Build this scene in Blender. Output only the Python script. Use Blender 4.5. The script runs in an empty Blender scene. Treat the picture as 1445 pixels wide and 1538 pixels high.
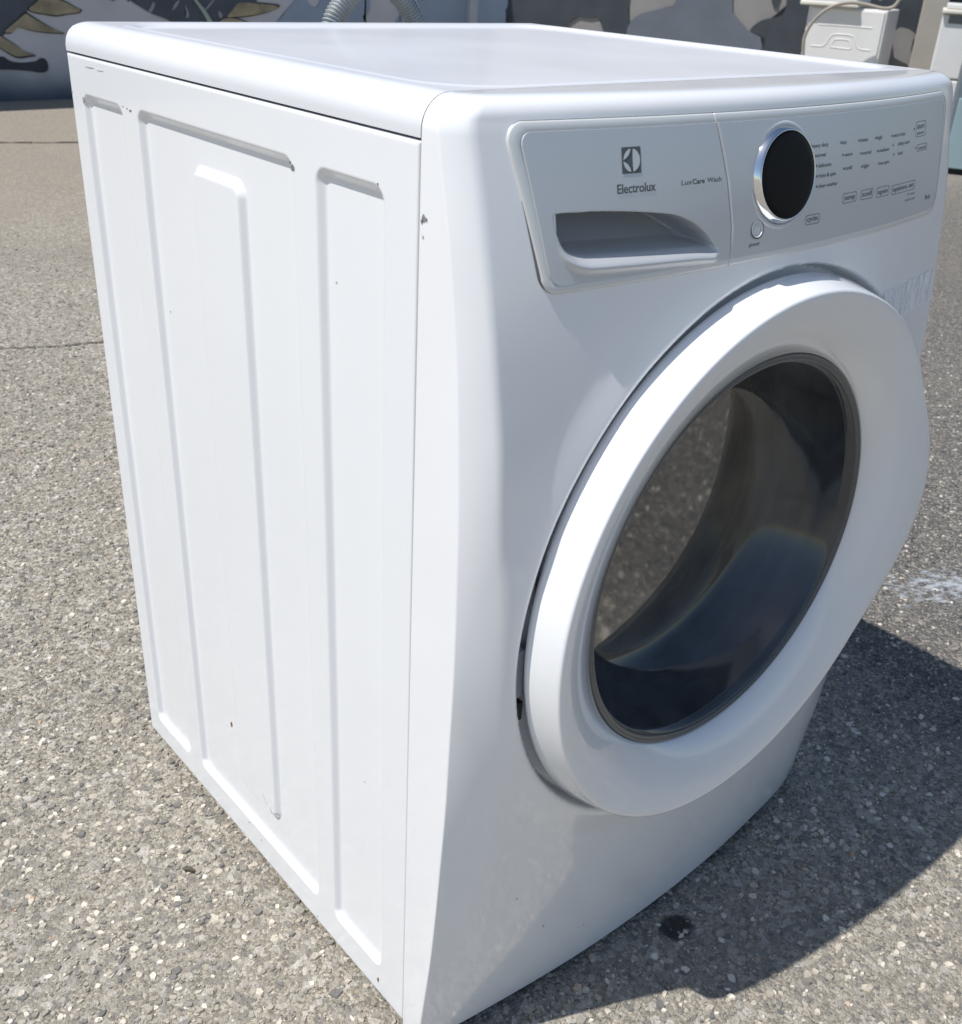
import bpy, bmesh, math, random
import numpy as np
from mathutils import Matrix, Vector

random.seed(7)
rng = np.random.default_rng(11)
scene = bpy.context.scene
COL = scene.collection

# ------------------------------------------------------------------ camera
YAW, PITCH, ROLL = 0.7341692, 0.4904381, 0.0555096
cam_d = bpy.data.cameras.new('camera')
cam = bpy.data.objects.new('camera', cam_d)
COL.objects.link(cam)
Fv = Vector((math.sin(YAW)*math.cos(PITCH), math.cos(YAW)*math.cos(PITCH), -math.sin(PITCH)))
Rv = Vector((math.cos(YAW), -math.sin(YAW), 0))
Uv = Rv.cross(Fv)
R2 = Rv*math.cos(ROLL) + Uv*math.sin(ROLL)
U2 = -Rv*math.sin(ROLL) + Uv*math.cos(ROLL)
M = Matrix((R2, U2, -Fv)).transposed().to_4x4()
M.translation = (-0.80140, -0.58986, 1.05152)
cam.matrix_world = M
cam_d.sensor_fit = 'VERTICAL'
cam_d.sensor_height = 36
cam_d.lens = 36*1567.91/1538
cam_d.clip_start = 0.02
cam_d.clip_end = 500
cam_d.dof.use_dof = True
cam_d.dof.focus_distance = 1.05
cam_d.dof.aperture_fstop = 16
scene.camera = cam

# ------------------------------------------------------------------ sky and sun
SUN = Vector((-0.508, 0.158, 1.0))            # towards the sun
w = bpy.data.worlds.new('World'); scene.world = w; w.use_nodes = True
nt = w.node_tree
bgn = nt.nodes['Background']
sky = nt.nodes.new('ShaderNodeTexSky'); sky.sky_type = 'NISHITA'; sky.sun_disc = False
sky.sun_elevation = math.atan2(1.0, math.hypot(SUN.x, SUN.y))
sky.sun_rotation = math.atan2(SUN.x, SUN.y)
sky.air_density = 1.0; sky.dust_density = 0.6; sky.ozone_density = 1.0
nt.links.new(sky.outputs[0], bgn.inputs[0]); bgn.inputs[1].default_value = 0.104
ld = bpy.data.lights.new('sun', 'SUN'); ld.energy = 4.4; ld.angle = math.radians(0.53); ld.color = (1.0, 0.97, 0.925)
lo = bpy.data.objects.new('sun', ld); COL.objects.link(lo)
lo.rotation_euler = SUN.to_track_quat('Z', 'Y').to_euler()
lo.location = (-3, 1, 6)
vs = scene.view_settings
vs.view_transform = 'Standard'; vs.look = 'None'; vs.gamma = 1.0; vs.use_curve_mapping = False
vs.exposure = 0.07

# ------------------------------------------------------------------ helpers
def link(o, parent=None):
    COL.objects.link(o)
    if parent is not None: o.parent = parent
    return o

def mesh_obj(name, verts, faces, mat, parent=None, smooth=True):
    me = bpy.data.meshes.new(name)
    me.from_pydata([tuple(map(float, v)) for v in verts], [], [tuple(int(i) for i in f) for f in faces])
    me.validate(); me.update()
    if smooth: me.polygons.foreach_set('use_smooth', [True]*len(me.polygons))
    me.materials.append(mat)
    return link(bpy.data.objects.new(name, me), parent)

def np_mesh(name, V, Q, mat, parent=None, smooth=True):
    """V (n,3), Q (m,4) quads, built with foreach_set"""
    me = bpy.data.meshes.new(name)
    V = np.asarray(V, np.float32); Q = np.asarray(Q, np.int32)
    k = Q.shape[1]
    me.vertices.add(len(V)); me.vertices.foreach_set('co', V.ravel())
    me.loops.add(Q.size); me.loops.foreach_set('vertex_index', Q.ravel())
    me.polygons.add(len(Q)); me.polygons.foreach_set('loop_start', np.arange(0, Q.size, k, dtype=np.int32))
    me.polygons.foreach_set('loop_total', np.full(len(Q), k, np.int32))
    me.polygons.foreach_set('use_smooth', np.full(len(Q), smooth))
    me.update(calc_edges=True); me.validate()
    me.materials.append(mat)
    return link(bpy.data.objects.new(name, me), parent)

def grid_faces(nr, nc, keep=None, flip=False):
    i = np.arange(nr-1)[:, None]*nc + np.arange(nc-1)[None, :]
    q = np.stack([i, i+1, i+1+nc, i+nc], -1).reshape(-1, 4)
    if flip: q = q[:, ::-1]
    if keep is not None: q = q[keep.reshape(-1)]
    return q

def bevel_box(name, size, loc, mat, parent=None, bevel=0.004, seg=2, rot=None):
    bm = bmesh.new()
    bmesh.ops.create_cube(bm, size=1.0)
    bmesh.ops.scale(bm, vec=size, verts=bm.verts)
    if bevel > 0:
        bmesh.ops.bevel(bm, geom=list(bm.edges), offset=bevel, segments=seg, affect='EDGES', profile=0.5)
    if rot is not None: bmesh.ops.rotate(bm, cent=(0, 0, 0), matrix=rot, verts=bm.verts)
    bmesh.ops.translate(bm, vec=loc, verts=bm.verts)
    me = bpy.data.meshes.new(name); bm.to_mesh(me); bm.free()
    me.polygons.foreach_set('use_smooth', [False]*len(me.polygons))
    me.materials.append(mat)
    return link(bpy.data.objects.new(name, me), parent)

def lathe_y(name, prof, mat, parent=None, cx=0., cz=0., n=160, lobe=None, flip=False, a0=0., a1=2*math.pi):
    """profile of (r, y[, lobe weight]) turned round a y axis through (cx, cz)"""
    prof = [tuple(p)+(0.,)*(3-len(p)) for p in prof]
    full = abs(a1-a0-2*math.pi) < 1e-6
    th = np.linspace(a0, a1, n, endpoint=not full)
    V = []
    for r, y, wgt in prof:
        rr = r + (wgt*lobe(th) if lobe is not None else 0*th)
        V.append(np.stack([cx+rr*np.cos(th), np.full(len(th), y), cz+rr*np.sin(th)], -1))
    V = np.array(V).reshape(-1, 3)
    q = []
    m = n if full else n-1
    for i in range(len(prof)-1):
        for j in range(m):
            k = (j+1) % n
            q.append((i*n+j, i*n+k, (i+1)*n+k, (i+1)*n+j))
    q = np.array(q)
    if flip: q = q[:, ::-1]
    return np_mesh(name, V, q, mat, parent)

def tube(name, pts, rad, mat, parent=None, seg=14, closed=False, radii=None):
    P = np.asarray(pts, float); n = len(P)
    T = np.gradient(P, axis=0); T /= np.linalg.norm(T, axis=1)[:, None]
    up = np.array([0.13, 0.21, 0.97]); N = np.cross(T[0], up); N /= np.linalg.norm(N)
    V = []
    a = np.linspace(0, 2*np.pi, seg, endpoint=False)
    for i in range(n):
        N = N - T[i]*(N@T[i]); N /= np.linalg.norm(N); B = np.cross(T[i], N)
        r = rad if radii is None else radii[i]
        V.append(P[i]+r*(np.cos(a)[:, None]*N+np.sin(a)[:, None]*B))
    V = np.array(V).reshape(-1, 3)
    q = [(i*seg+j, i*seg+(j+1) % seg, (i+1)*seg+(j+1) % seg, (i+1)*seg+j) for i in range(n-1) for j in range(seg)]
    return np_mesh(name, V, np.array(q), mat, parent)

def catmull(pts, n=12, closed=False):
    P = np.asarray(pts, float); out = []
    m = len(P)
    rngi = range(m) if closed else range(m-1)
    for i in rngi:
        if closed: p0, p1, p2, p3 = P[(i-1) % m], P[i], P[(i+1) % m], P[(i+2) % m]
        else: p0, p1, p2, p3 = P[max(i-1, 0)], P[i], P[i+1], P[min(i+2, m-1)]
        for t in np.linspace(0, 1, n, endpoint=False):
            out.append(.5*((2*p1)+(-p0+p2)*t+(2*p0-5*p1+4*p2-p3)*t*t+(-p0+3*p1-3*p2+p3)*t**3))
    if not closed: out.append(P[-1])
    return np.array(out)

def sst(a, b, x):
    t = np.clip((np.asarray(x, float)-a)/(b-a), 0, 1); return t*t*(3-2*t)

def empty(name, loc=(0, 0, 0), rz=0.):
    o = bpy.data.objects.new(name, None); o.location = loc; o.rotation_euler = (0, 0, rz)
    o.empty_display_size = .1
    return link(o)

def tag(o, label, cat, group=None):
    o['label'] = label; o['category'] = cat
    if group: o['group'] = group
    return o

# ------------------------------------------------------------------ materials
def new_mat(name):
    m = bpy.data.materials.new(name); m.use_nodes = True
    return m, m.node_tree, m.node_tree.nodes['Principled BSDF']

def setp(b, **k):
    for kk, v in k.items():
        b.inputs[kk.replace('_', ' ')].default_value = v

def plain(name, col, rough=.5, metal=0., coat=0., spec=.5, var=.0, vscale=6., bump=0., bscale=200., rvar=0., crough=.06):
    m, t, b = new_mat(name)
    setp(b, Base_Color=(*col, 1), Roughness=rough, Metallic=metal)
    b.inputs['Specular IOR Level'].default_value = spec
    b.inputs['Coat Weight'].default_value = coat
    b.inputs['Coat Roughness'].default_value = crough
    tc = t.nodes.new('ShaderNodeTexCoord')
    if var > 0 or rvar > 0:
        nz = t.nodes.new('ShaderNodeTexNoise'); nz.inputs['Scale'].default_value = vscale; nz.inputs['Detail'].default_value = 6
        t.links.new(tc.outputs['Object'], nz.inputs['Vector'])
        if var > 0:
            cr = t.nodes.new('ShaderNodeValToRGB')
            cr.color_ramp.elements[0].position = .3; cr.color_ramp.elements[1].position = .7
            cr.color_ramp.elements[0].color = (*[c*(1-var) for c in col], 1)
            cr.color_ramp.elements[1].color = (*[min(1, c*(1+var)) for c in col], 1)
            t.links.new(nz.outputs[0], cr.inputs[0]); t.links.new(cr.outputs[0], b.inputs['Base Color'])
        if rvar > 0:
            mr = t.nodes.new('ShaderNodeMapRange'); mr.inputs[3].default_value = max(0, rough-rvar); mr.inputs[4].default_value = rough+rvar
            t.links.new(nz.outputs[0], mr.inputs[0]); t.links.new(mr.outputs[0], b.inputs['Roughness'])
    if bump > 0:
        n2 = t.nodes.new('ShaderNodeTexNoise'); n2.inputs['Scale'].default_value = bscale; n2.inputs['Detail'].default_value = 3
        t.links.new(tc.outputs['Object'], n2.inputs['Vector'])
        bp = t.nodes.new('ShaderNodeBump'); bp.inputs['Strength'].default_value = bump; bp.inputs['Distance'].default_value = .001
        t.links.new(n2.outputs[0], bp.inputs['Height']); t.links.new(bp.outputs[0], b.inputs['Normal'])
    return m

M_ENAMEL = plain('white_enamel', (.84, .855, .87), .30, coat=.6, var=.012, vscale=4, bump=.03, bscale=60, rvar=.05)
M_LID = plain('lid_enamel', (.745, .755, .78), .34, coat=.35, crough=.10, var=.02, vscale=5, rvar=.10)
M_PLASTIC = plain('white_plastic', (.87, .88, .895), .22, coat=.7, crough=.035, var=.02, vscale=7, rvar=.08)
M_DOOR = plain('door_white_plastic', (.87, .88, .895), .18, coat=.9, crough=.03, var=.02, vscale=9, rvar=.05)
M_SILVER = plain('satin_silver_plastic', (.60, .62, .645), .34, metal=.28, var=.02, vscale=10, bump=.02, bscale=900, rvar=.04)
M_BORDER = plain('pale_silver_trim', (.72, .735, .73), .28, metal=.15, var=.02, vscale=10)
M_GAP = plain('dark_joint', (.035, .037, .04), .7)
M_JOINT = plain('grey_joint', (.13, .135, .14), .7)
M_INK = plain('grey_print', (.10, .105, .115), .5)
M_LOGO = plain('slate_print', (.09, .105, .115), .45)
M_CHROME = plain('chrome', (.82, .83, .84), .05, metal=1.)
M_DISC = plain('black_gloss_disc', (.006, .006, .007), .45, spec=.12, rvar=.08, vscale=30)
M_RUBBER = plain('grey_rubber', (.17, .175, .185), .45, var=.15, vscale=14)
M_DRUM = plain('steel_drum', (.42, .43, .44), .28, metal=1., var=.1, vscale=20)
M_RIM = plain('dark_glass_rim', (.09, .095, .10), .22, coat=.4)
M_CHIP = plain('chipped_steel', (.20, .20, .205), .6, var=.4, vscale=400)
M_SCUFF = plain('grey_scuff', (.45, .45, .46), .7, var=.3, vscale=300)
M_RUST = plain('rust_fleck', (.22, .09, .03), .9, var=.4, vscale=300)
M_FOOT = plain('black_foot', (.03, .03, .03), .8)

def mat_glass(name, tint, rough, ior=1.6, film=(.52, .54, .56), f0=.03, f1=.13):
    m, t, b = new_mat(name); t.nodes.remove(b)
    out = t.nodes['Material Output']
    tr = t.nodes.new('ShaderNodeBsdfTransparent'); tr.inputs[0].default_value = (*tint, 1)
    gl = t.nodes.new('ShaderNodeBsdfGlossy'); gl.inputs['Roughness'].default_value = rough; gl.inputs['Color'].default_value = (.95, .97, 1, 1)
    fr = t.nodes.new('ShaderNodeFresnel'); fr.inputs[0].default_value = ior
    mx = t.nodes.new('ShaderNodeMixShader')
    t.links.new(fr.outputs[0], mx.inputs[0]); t.links.new(tr.outputs[0], mx.inputs[1]); t.links.new(gl.outputs[0], mx.inputs[2])
    # thin film of dust, thickened to paint brightness into the dark glass
    df = t.nodes.new('ShaderNodeBsdfDiffuse'); df.inputs[0].default_value = (*film, 1)
    tc = t.nodes.new('ShaderNodeTexCoord'); nz = t.nodes.new('ShaderNodeTexNoise'); nz.inputs['Scale'].default_value = 16; nz.inputs['Detail'].default_value = 8
    t.links.new(tc.outputs['Object'], nz.inputs['Vector'])
    mr = t.nodes.new('ShaderNodeMapRange'); mr.inputs[1].default_value = .35; mr.inputs[2].default_value = .8; mr.inputs[3].default_value = f0; mr.inputs[4].default_value = f1
    t.links.new(nz.outputs[0], mr.inputs[0])
    m2 = t.nodes.new('ShaderNodeMixShader'); t.links.new(mr.outputs[0], m2.inputs[0]); t.links.new(mx.outputs[0], m2.inputs[1]); t.links.new(df.outputs[0], m2.inputs[2])
    t.links.new(m2.outputs[0], out.inputs[0])
    return m
M_GLASS = mat_glass('door_glass', (.50, .54, .58), .055, 1.7)
M_GLASS2 = mat_glass('door_glass_double', (.45, .46, .47), .030, 2.8, (.62, .54, .43), .06, .17)  # tan film colour paints in the reflection of sunlit pavement

# ------------------------------------------------------------------ ground
def ground_material():
    m, t, b = new_mat('worn_aggregate_pavement')
    N, L = t.nodes, t.links
    geo = N.new('ShaderNodeNewGeometry'); pos = geo.outputs['Position']
    sep = N.new('ShaderNodeSeparateXYZ'); L.new(pos, sep.inputs[0])
    def noise(scale, detail=4, rough=.55):
        n = N.new('ShaderNodeTexNoise'); n.inputs['Scale'].default_value = scale; n.inputs['Detail'].default_value = detail
        n.inputs['Roughness'].default_value = rough; L.new(pos, n.inputs['Vector']); return n
    def vor(scale, feat='F1'):
        v = N.new('ShaderNodeTexVoronoi'); v.feature = feat; v.inputs['Scale'].default_value = scale
        warp = noise(scale*.8, 2)
        mx = N.new('ShaderNodeMix'); mx.data_type = 'VECTOR'; mx.inputs[0].default_value = .004
        L.new(pos, mx.inputs[4]); L.new(warp.outputs[1], mx.inputs[5]); L.new(mx.outputs[1], v.inputs['Vector']); return v
    def ramp(src, stops):
        r = N.new('ShaderNodeValToRGB'); e = r.color_ramp.elements
        while len(e) < len(stops): e.new(.5)
        for el, (p_, c) in zip(e, stops): el.position = p_; el.color = (*c, 1)
        L.new(src, r.inputs[0]); return r.outputs[0]
    def mixc(f, a, c, mode='MIX'):
        x = N.new('ShaderNodeMix'); x.data_type = 'RGBA'; x.blend_type = mode
        if isinstance(f, float): x.inputs[0].default_value = f
        else: L.new(f, x.inputs[0])
        for i, v in ((6, a), (7, c)):
            if isinstance(v, tuple): x.inputs[i].default_value = (*v, 1)
            else: L.new(v, x.inputs[i])
        return x.outputs[2]
    def mrange(src, a, c, d=0., e=1.):
        r = N.new('ShaderNodeMapRange'); r.interpolation_type = 'SMOOTHSTEP'
        r.inputs[1].default_value = a; r.inputs[2].default_value = c; r.inputs[3].default_value = d; r.inputs[4].default_value = e
        L.new(src, r.inputs[0]); return r.outputs[0]
    v1 = vor(210); v2 = vor(520); v3 = vor(110)
    def rnd(v):
        s = N.new('ShaderNodeSeparateColor'); L.new(v.outputs['Color'], s.inputs[0]); return s.outputs[0]
    light = [(0., (0.084, 0.077, 0.065)), (.16, (0.178, 0.160, 0.130)), (.45, (0.313, 0.280, 0.225)), (.72, (0.418, 0.372, 0.299)), (.88, (0.585, 0.525, 0.428)), (1., (0.773, 0.710, 0.595))]
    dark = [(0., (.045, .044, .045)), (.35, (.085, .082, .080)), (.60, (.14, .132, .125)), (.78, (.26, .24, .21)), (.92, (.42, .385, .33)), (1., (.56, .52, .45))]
    cl = mixc(.5, ramp(rnd(v1), light), ramp(rnd(v2), light))
    cl = mixc(mrange(rnd(v3), .58, .60, 0., .62), cl, ramp(rnd(v3), [(.58, (.12, .12, .12)), (.68, (.22, .21, .195)), (.80, (.38, .355, .31)), (.92, (.56, .53, .47)), (1, (.70, .67, .61))]))
    cd = mixc(.45, ramp(rnd(v1), dark), ramp(rnd(v2), dark))
    big = noise(1.7, 5); big2 = noise(.6, 3)
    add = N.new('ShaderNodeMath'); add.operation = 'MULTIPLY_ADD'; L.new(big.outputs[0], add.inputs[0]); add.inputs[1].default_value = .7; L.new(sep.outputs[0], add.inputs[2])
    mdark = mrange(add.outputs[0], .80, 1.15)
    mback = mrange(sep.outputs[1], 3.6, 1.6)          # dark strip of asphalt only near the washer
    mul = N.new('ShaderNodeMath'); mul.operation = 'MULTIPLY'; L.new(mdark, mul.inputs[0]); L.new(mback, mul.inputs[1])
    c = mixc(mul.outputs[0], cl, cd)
    # smoother tan concrete further back
    tan = mixc(.35, ramp(big.outputs[0], [(.3, (.29, .25, .20)), (.7, (.39, .34, .28))]), ramp(rnd(v1), light))
    c = mixc(mrange(sep.outputs[1], 2.6, 5.2), c, tan)
    # large soft dirt
    c = mixc(mrange(big.outputs[0], .35, .75, .0, .35), c, (.19, .175, .15), 'MIX')
    c = mixc(mrange(big2.outputs[0], .45, .8, .0, .35), c, (.36, .33, .285), 'MIX')
    L.new(c, b.inputs['Base Color'])
    b.inputs['Roughness'].default_value = .85
    b.inputs['Specular IOR Level'].default_value = .3
    fine = noise(520, 3)
    h = N.new('ShaderNodeMath'); h.operation = 'MULTIPLY_ADD'; L.new(v1.outputs['Distance'], h.inputs[0]); h.inputs[1].default_value = -1.1; L.new(fine.outputs[0], h.inputs[2])
    bp = N.new('ShaderNodeBump'); bp.inputs['Strength'].default_value = .75; bp.inputs['Distance'].default_value = .0035
    L.new(h.outputs[0], bp.inputs['Height']); L.new(bp.outputs[0], b.inputs['Normal'])
    return m

def stone_material(name, stops, rough=.75):
    m, t, b = new_mat(name)
    geo = t.nodes.new('ShaderNodeNewGeometry')
    r = t.nodes.new('ShaderNodeValToRGB'); e = r.color_ramp.elements
    while len(e) < len(stops): e.new(.5)
    for el, (p_, c) in zip(e, stops): el.position = p_; el.color = (*c, 1)
    t.links.new(geo.outputs['Random Per Island'], r.inputs[0])
    nz = t.nodes.new('ShaderNodeTexNoise'); nz.inputs['Scale'].default_value = 420; nz.inputs['Detail'].default_value = 4
    t.links.new(geo.outputs['Position'], nz.inputs['Vector'])
    mx = t.nodes.new('ShaderNodeMix'); mx.data_type = 'RGBA'; mx.blend_type = 'OVERLAY'; mx.inputs[0].default_value = .5
    t.links.new(r.outputs[0], mx.inputs[6]); t.links.new(nz.outputs[0], mx.inputs[7]); t.links.new(mx.outputs[2], b.inputs['Base Color'])
    b.inputs['Roughness'].default_value = rough
    return m

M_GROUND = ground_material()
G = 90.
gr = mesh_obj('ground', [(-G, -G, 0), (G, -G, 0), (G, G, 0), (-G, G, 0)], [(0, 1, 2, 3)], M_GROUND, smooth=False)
gr['kind'] = 'structure'

LIGHT_STONES = [(0., (0.138, 0.135, 0.128)), (.08, (0.158, 0.152, 0.140)), (.20, (0.217, 0.202, 0.178)), (.42, (0.288, 0.263, 0.220)), (.64, (0.368, 0.330, 0.268)),
                (.79, (0.476, 0.428, 0.350)), (.92, (0.610, 0.558, 0.465)), (.988, (0.693, 0.646, 0.566)), (1., (0.443, 0.270, 0.149))]
DARK_STONES = [(0., (.06, .06, .062)), (.30, (.105, .102, .10)), (.50, (.17, .16, .15)), (.68, (.30, .27, .23)), (.85, (.50, .46, .38)), (1., (.68, .64, .56))]

def stones(name, n, xr, yr, keep, smin, smax, mat, label, height=.0016, parent=None, pw=.55):
    """flat broken stones set in the pavement, all in one mesh"""
    x = rng.uniform(*xr, n*3); y = rng.uniform(*yr, n*3)
    k = keep(x, y); x, y = x[k][:n], y[k][:n]; n = len(x)
    s = smin+(smax-smin)*rng.power(pw, n)**1.6
    K = 6
    a0 = rng.uniform(0, 2*np.pi, n); asp = rng.uniform(.5, 1., n); rot = rng.uniform(0, np.pi, n)
    V = np.zeros((n, 2*K, 3))
    ang = a0[:, None]+np.linspace(0, 2*np.pi, K, endpoint=False)[None]+rng.uniform(-.35, .35, (n, K))
    rad = (s[:, None]*.5)*rng.uniform(.7, 1.15, (n, K))
    px = rad*np.cos(ang); py = rad*np.sin(ang)*asp[:, None]
    c, sn = np.cos(rot)[:, None], np.sin(rot)[:, None]
    px, py = px*c-py*sn, px*sn+py*c
    h = height*rng.uniform(.35, 1.4, n)*(s/smax)**.5
    tx = rng.normal(0, .10, n); ty = rng.normal(0, .10, n)
    V[:, :K, 0] = x[:, None]+px; V[:, :K, 1] = y[:, None]+py; V[:, :K, 2] = -.0008
    V[:, K:, 0] = x[:, None]+px*.74; V[:, K:, 1] = y[:, None]+py*.74
    V[:, K:, 2] = h[:, None]+.74*(px*tx[:, None]+py*ty[:, None])+rng.normal(0, .0002, (n, K))
    base = (np.arange(n)*2*K)[:, None]
    i = np.arange(K); j = (i+1) % K
    side = np.stack([base+i, base+j, base+j+K, base+i+K], -1).reshape(-1, 4)
    tq = [np.stack([base[:, 0]+K+a_ for a_ in quad], -1) for quad in ((0, 1, 2, 3), (0, 3, 4, 5))]
    o = np_mesh(name, V.reshape(-1, 3), np.concatenate([side]+tq), mat, parent, smooth=False)
    o['kind'] = 'stuff'; o['label'] = label
    return o

def off_washer(x, y):
    return ~((np.abs(x) < .335) & (y > -.03) & (y < .62))
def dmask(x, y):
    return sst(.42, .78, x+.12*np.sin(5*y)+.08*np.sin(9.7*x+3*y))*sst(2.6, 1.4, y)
def near(x, y, r0, r1):
    d = np.hypot(x+.8, y+.59); return rng.uniform(0, 1, len(x)) > sst(r0, r1, d)
def kl(x, y): return off_washer(x, y) & (rng.uniform(0, 1, len(x)) > dmask(x, y)) & near(x, y, 2.0, 4.8)
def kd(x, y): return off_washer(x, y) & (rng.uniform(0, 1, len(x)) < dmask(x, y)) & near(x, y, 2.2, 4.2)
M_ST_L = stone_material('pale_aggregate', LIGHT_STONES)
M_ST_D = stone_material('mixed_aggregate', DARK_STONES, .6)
stones('fine_pavement_gravel', 52000, (-1.3, 1.3), (-.9, 2.2), kl, .0020, .0060, M_ST_L, 'fine grey and tan grit covering the pavement', .0014)
stones('pavement_gravel', 50000, (-1.4, 1.7), (-.95, 4.0), kl, .0045, .0150, M_ST_L, 'small grey and tan broken stones set in the pavement', .0024, None, .85)
stones('coarse_pavement_gravel', 1500, (-1.4, 1.2), (-.95, 2.6), kl, .010, .020, M_ST_L, 'larger pale and slate stones scattered in the pavement', .0022)
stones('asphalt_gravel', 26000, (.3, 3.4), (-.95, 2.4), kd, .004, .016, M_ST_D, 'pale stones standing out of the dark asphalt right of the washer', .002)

def crack(name, pts, wd, mat):
    P = catmull(pts, 14); n = len(P)
    T = np.gradient(P, axis=0); T /= np.linalg.norm(T, axis=1)[:, None]; Nn = np.stack([-T[:, 1], T[:, 0]], -1)
    j = rng.normal(0, .004, (n, 1)); wv = wd*rng.uniform(.4, 1.3, (n, 1))
    A_ = P+Nn*(j+wv/2); B_ = P+Nn*(j-wv/2)
    V = [(x, y, .004) for x, y in A_]+[(x, y, .004) for x, y in B_]
    o = mesh_obj(name, V, [(i, i+1, n+i+1, n+i) for i in range(n-1)], mat, gr, smooth=False)
    return o
M_CRACK = plain('crack_dirt', (.07, .062, .052), .95, var=.4, vscale=90)
crack('crack', [(-2.4, 3.2), (-1.2, 2.86), (-.5, 2.60), (.036, 2.40), (.16, 2.345), (.29, 2.31), (.7, 2.2), (1.4, 1.98), (2.2, 1.72)], .007, M_CRACK)
crack('crack', [(-2, 6.6), (-.4, 6.2), (1.15, 5.70), (1.4, 5.6), (2.6, 5.2), (4, 4.8)], .022, M_CRACK)
crack('crack', [(4.9, 2.2), (4.0, 1.76), (3.41, 1.46), (3.05, 1.27), (2.7, 1.07), (2.2, .84), (1.9, .62)], .022, M_CRACK)

# worn white road paint and an oil spot
def mask_mat(name, col, scale, lo, hi, rough=.8, stretch=(1, 1, 1), edge=None, k=.45, c=.22, amax=1.):
    m, t, b = new_mat(name)
    setp(b, Base_Color=(*col, 1), Roughness=rough)
    tc = t.nodes.new('ShaderNodeTexCoord'); mp = t.nodes.new('ShaderNodeMapping'); mp.inputs['Scale'].default_value = stretch
    t.links.new(tc.outputs['Object'], mp.inputs[0])
    nz = t.nodes.new('ShaderNodeTexNoise'); nz.inputs['Scale'].default_value = scale; nz.inputs['Detail'].default_value = 7; nz.inputs['Roughness'].default_value = .65
    t.links.new(mp.outputs[0], nz.inputs['Vector'])
    mr = t.nodes.new('ShaderNodeMapRange'); mr.inputs[1].default_value = lo; mr.inputs[2].default_value = hi; mr.inputs[4].default_value = amax
    if edge is not None:
        ln = t.nodes.new('ShaderNodeVectorMath'); ln.operation = 'LENGTH'
        mp2 = t.nodes.new('ShaderNodeMapping'); mp2.inputs['Scale'].default_value = edge
        t.links.new(tc.outputs['Object'], mp2.inputs[0]); t.links.new(mp2.outputs[0], ln.inputs[0])
        e2 = t.nodes.new('ShaderNodeMath'); e2.operation = 'MULTIPLY_ADD'; e2.inputs[1].default_value = -k
        t.links.new(ln.outputs['Value'], e2.inputs[0]); 
        ad = t.nodes.new('ShaderNodeMath'); ad.operation = 'ADD'; ad.inputs[1].default_value = c
        t.links.new(nz.outputs[0], ad.inputs[0]); t.links.new(ad.outputs[0], e2.inputs[2]); t.links.new(e2.outputs[0], mr.inputs[0])
    else:
        t.links.new(nz.outputs[0], mr.inputs[0])
    t.links.new(mr.outputs[0], b.inputs['Alpha'])
    return m
M_PAINT = mask_mat('worn_white_paint', (.36, .38, .40), 64, .60, .74, edge=(2.0, 5.6, 1), stretch=(.5, 1, 1), k=.42, c=.24)
pp = mesh_obj('worn_road_paint', [(-.45, -.16, 0), (.45, -.16, 0), (.45, .16, 0), (-.45, .16, 0)], [(0, 1, 2, 3)], M_PAINT, gr, smooth=False)
pp.location = (1.10, .085, .0012); pp.rotation_euler = (0, 0, math.radians(-28))
M_OIL = mask_mat('oil_stain', (.018, .018, .018), 75, .42, .66, rough=.5, edge=(21, 26, 1), k=1.5, c=.72, amax=.72)
oo = mesh_obj('oil_spot', [(-.04, -.04, 0), (.04, -.04, 0), (.04, .04, 0), (-.04, .04, 0)], [(0, 1, 2, 3)], M_OIL, gr, smooth=False)
oo.location = (.004, -.099, .0018)

# a dark dried seed husk lying on the pavement
hk = catmull([(-.427, .3545, .004), (-.4235, .3505, .0055), (-.420, .346, .005), (-.4175, .342, .0035)], 5)
husk = tube('seed_husk', hk, .003, plain('dark_husk', (.10, .085, .06), .8, var=.5, vscale=300), seg=9, radii=.0026*np.sin(np.linspace(.35, 2.8, len(hk)))+.0006)
tag(husk, 'small dark dried husk on the pavement left of the big washer', 'husk')
# ------------------------------------------------------------------ mural walls
M_WALL = plain('grey_mural_paint', (.54, .545, .57), .8, var=.08, vscale=3, bump=.3, bscale=90)
M_WALLB = plain('warm_grey_mural_paint', (.27, .26, .255), .8, var=.10, vscale=3, bump=.3, bscale=90)
M_SLATE = plain('slate_blue_mural_paint', (.30, .37, .46), .8, var=.10, vscale=3, bump=.3, bscale=90)
M_SLATEB = plain('slate_grey_mural_paint', (.135, .158, .19), .8, var=.10, vscale=3, bump=.3, bscale=90)
M_DARK = plain('dark_mural_paint', (.085, .10, .125), .8, var=.2, vscale=4, bump=.3, bscale=90)
M_DARKB = plain('dark_grey_mural_paint', (.048, .058, .072), .8, var=.2, vscale=4, bump=.3, bscale=90)
M_FEATH = plain('olive_brown_mural_paint', (.34, .29, .19), .8, var=.35, vscale=7)
M_BLACK = plain('black_mural_paint', (.045, .05, .06), .8, var=.2, vscale=8)
M_STRK = plain('pale_stroke_paint', (.30, .31, .33), .8)
M_STEM = plain('green_stroke_paint', (.36, .44, .37), .8)
M_BASE = plain('navy_mural_paint', (.12, .15, .20), .85, var=.25, vscale=5)
M_POST = plain('tan_post_paint', (.40, .37, .325), .7, var=.06, vscale=5)

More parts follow.
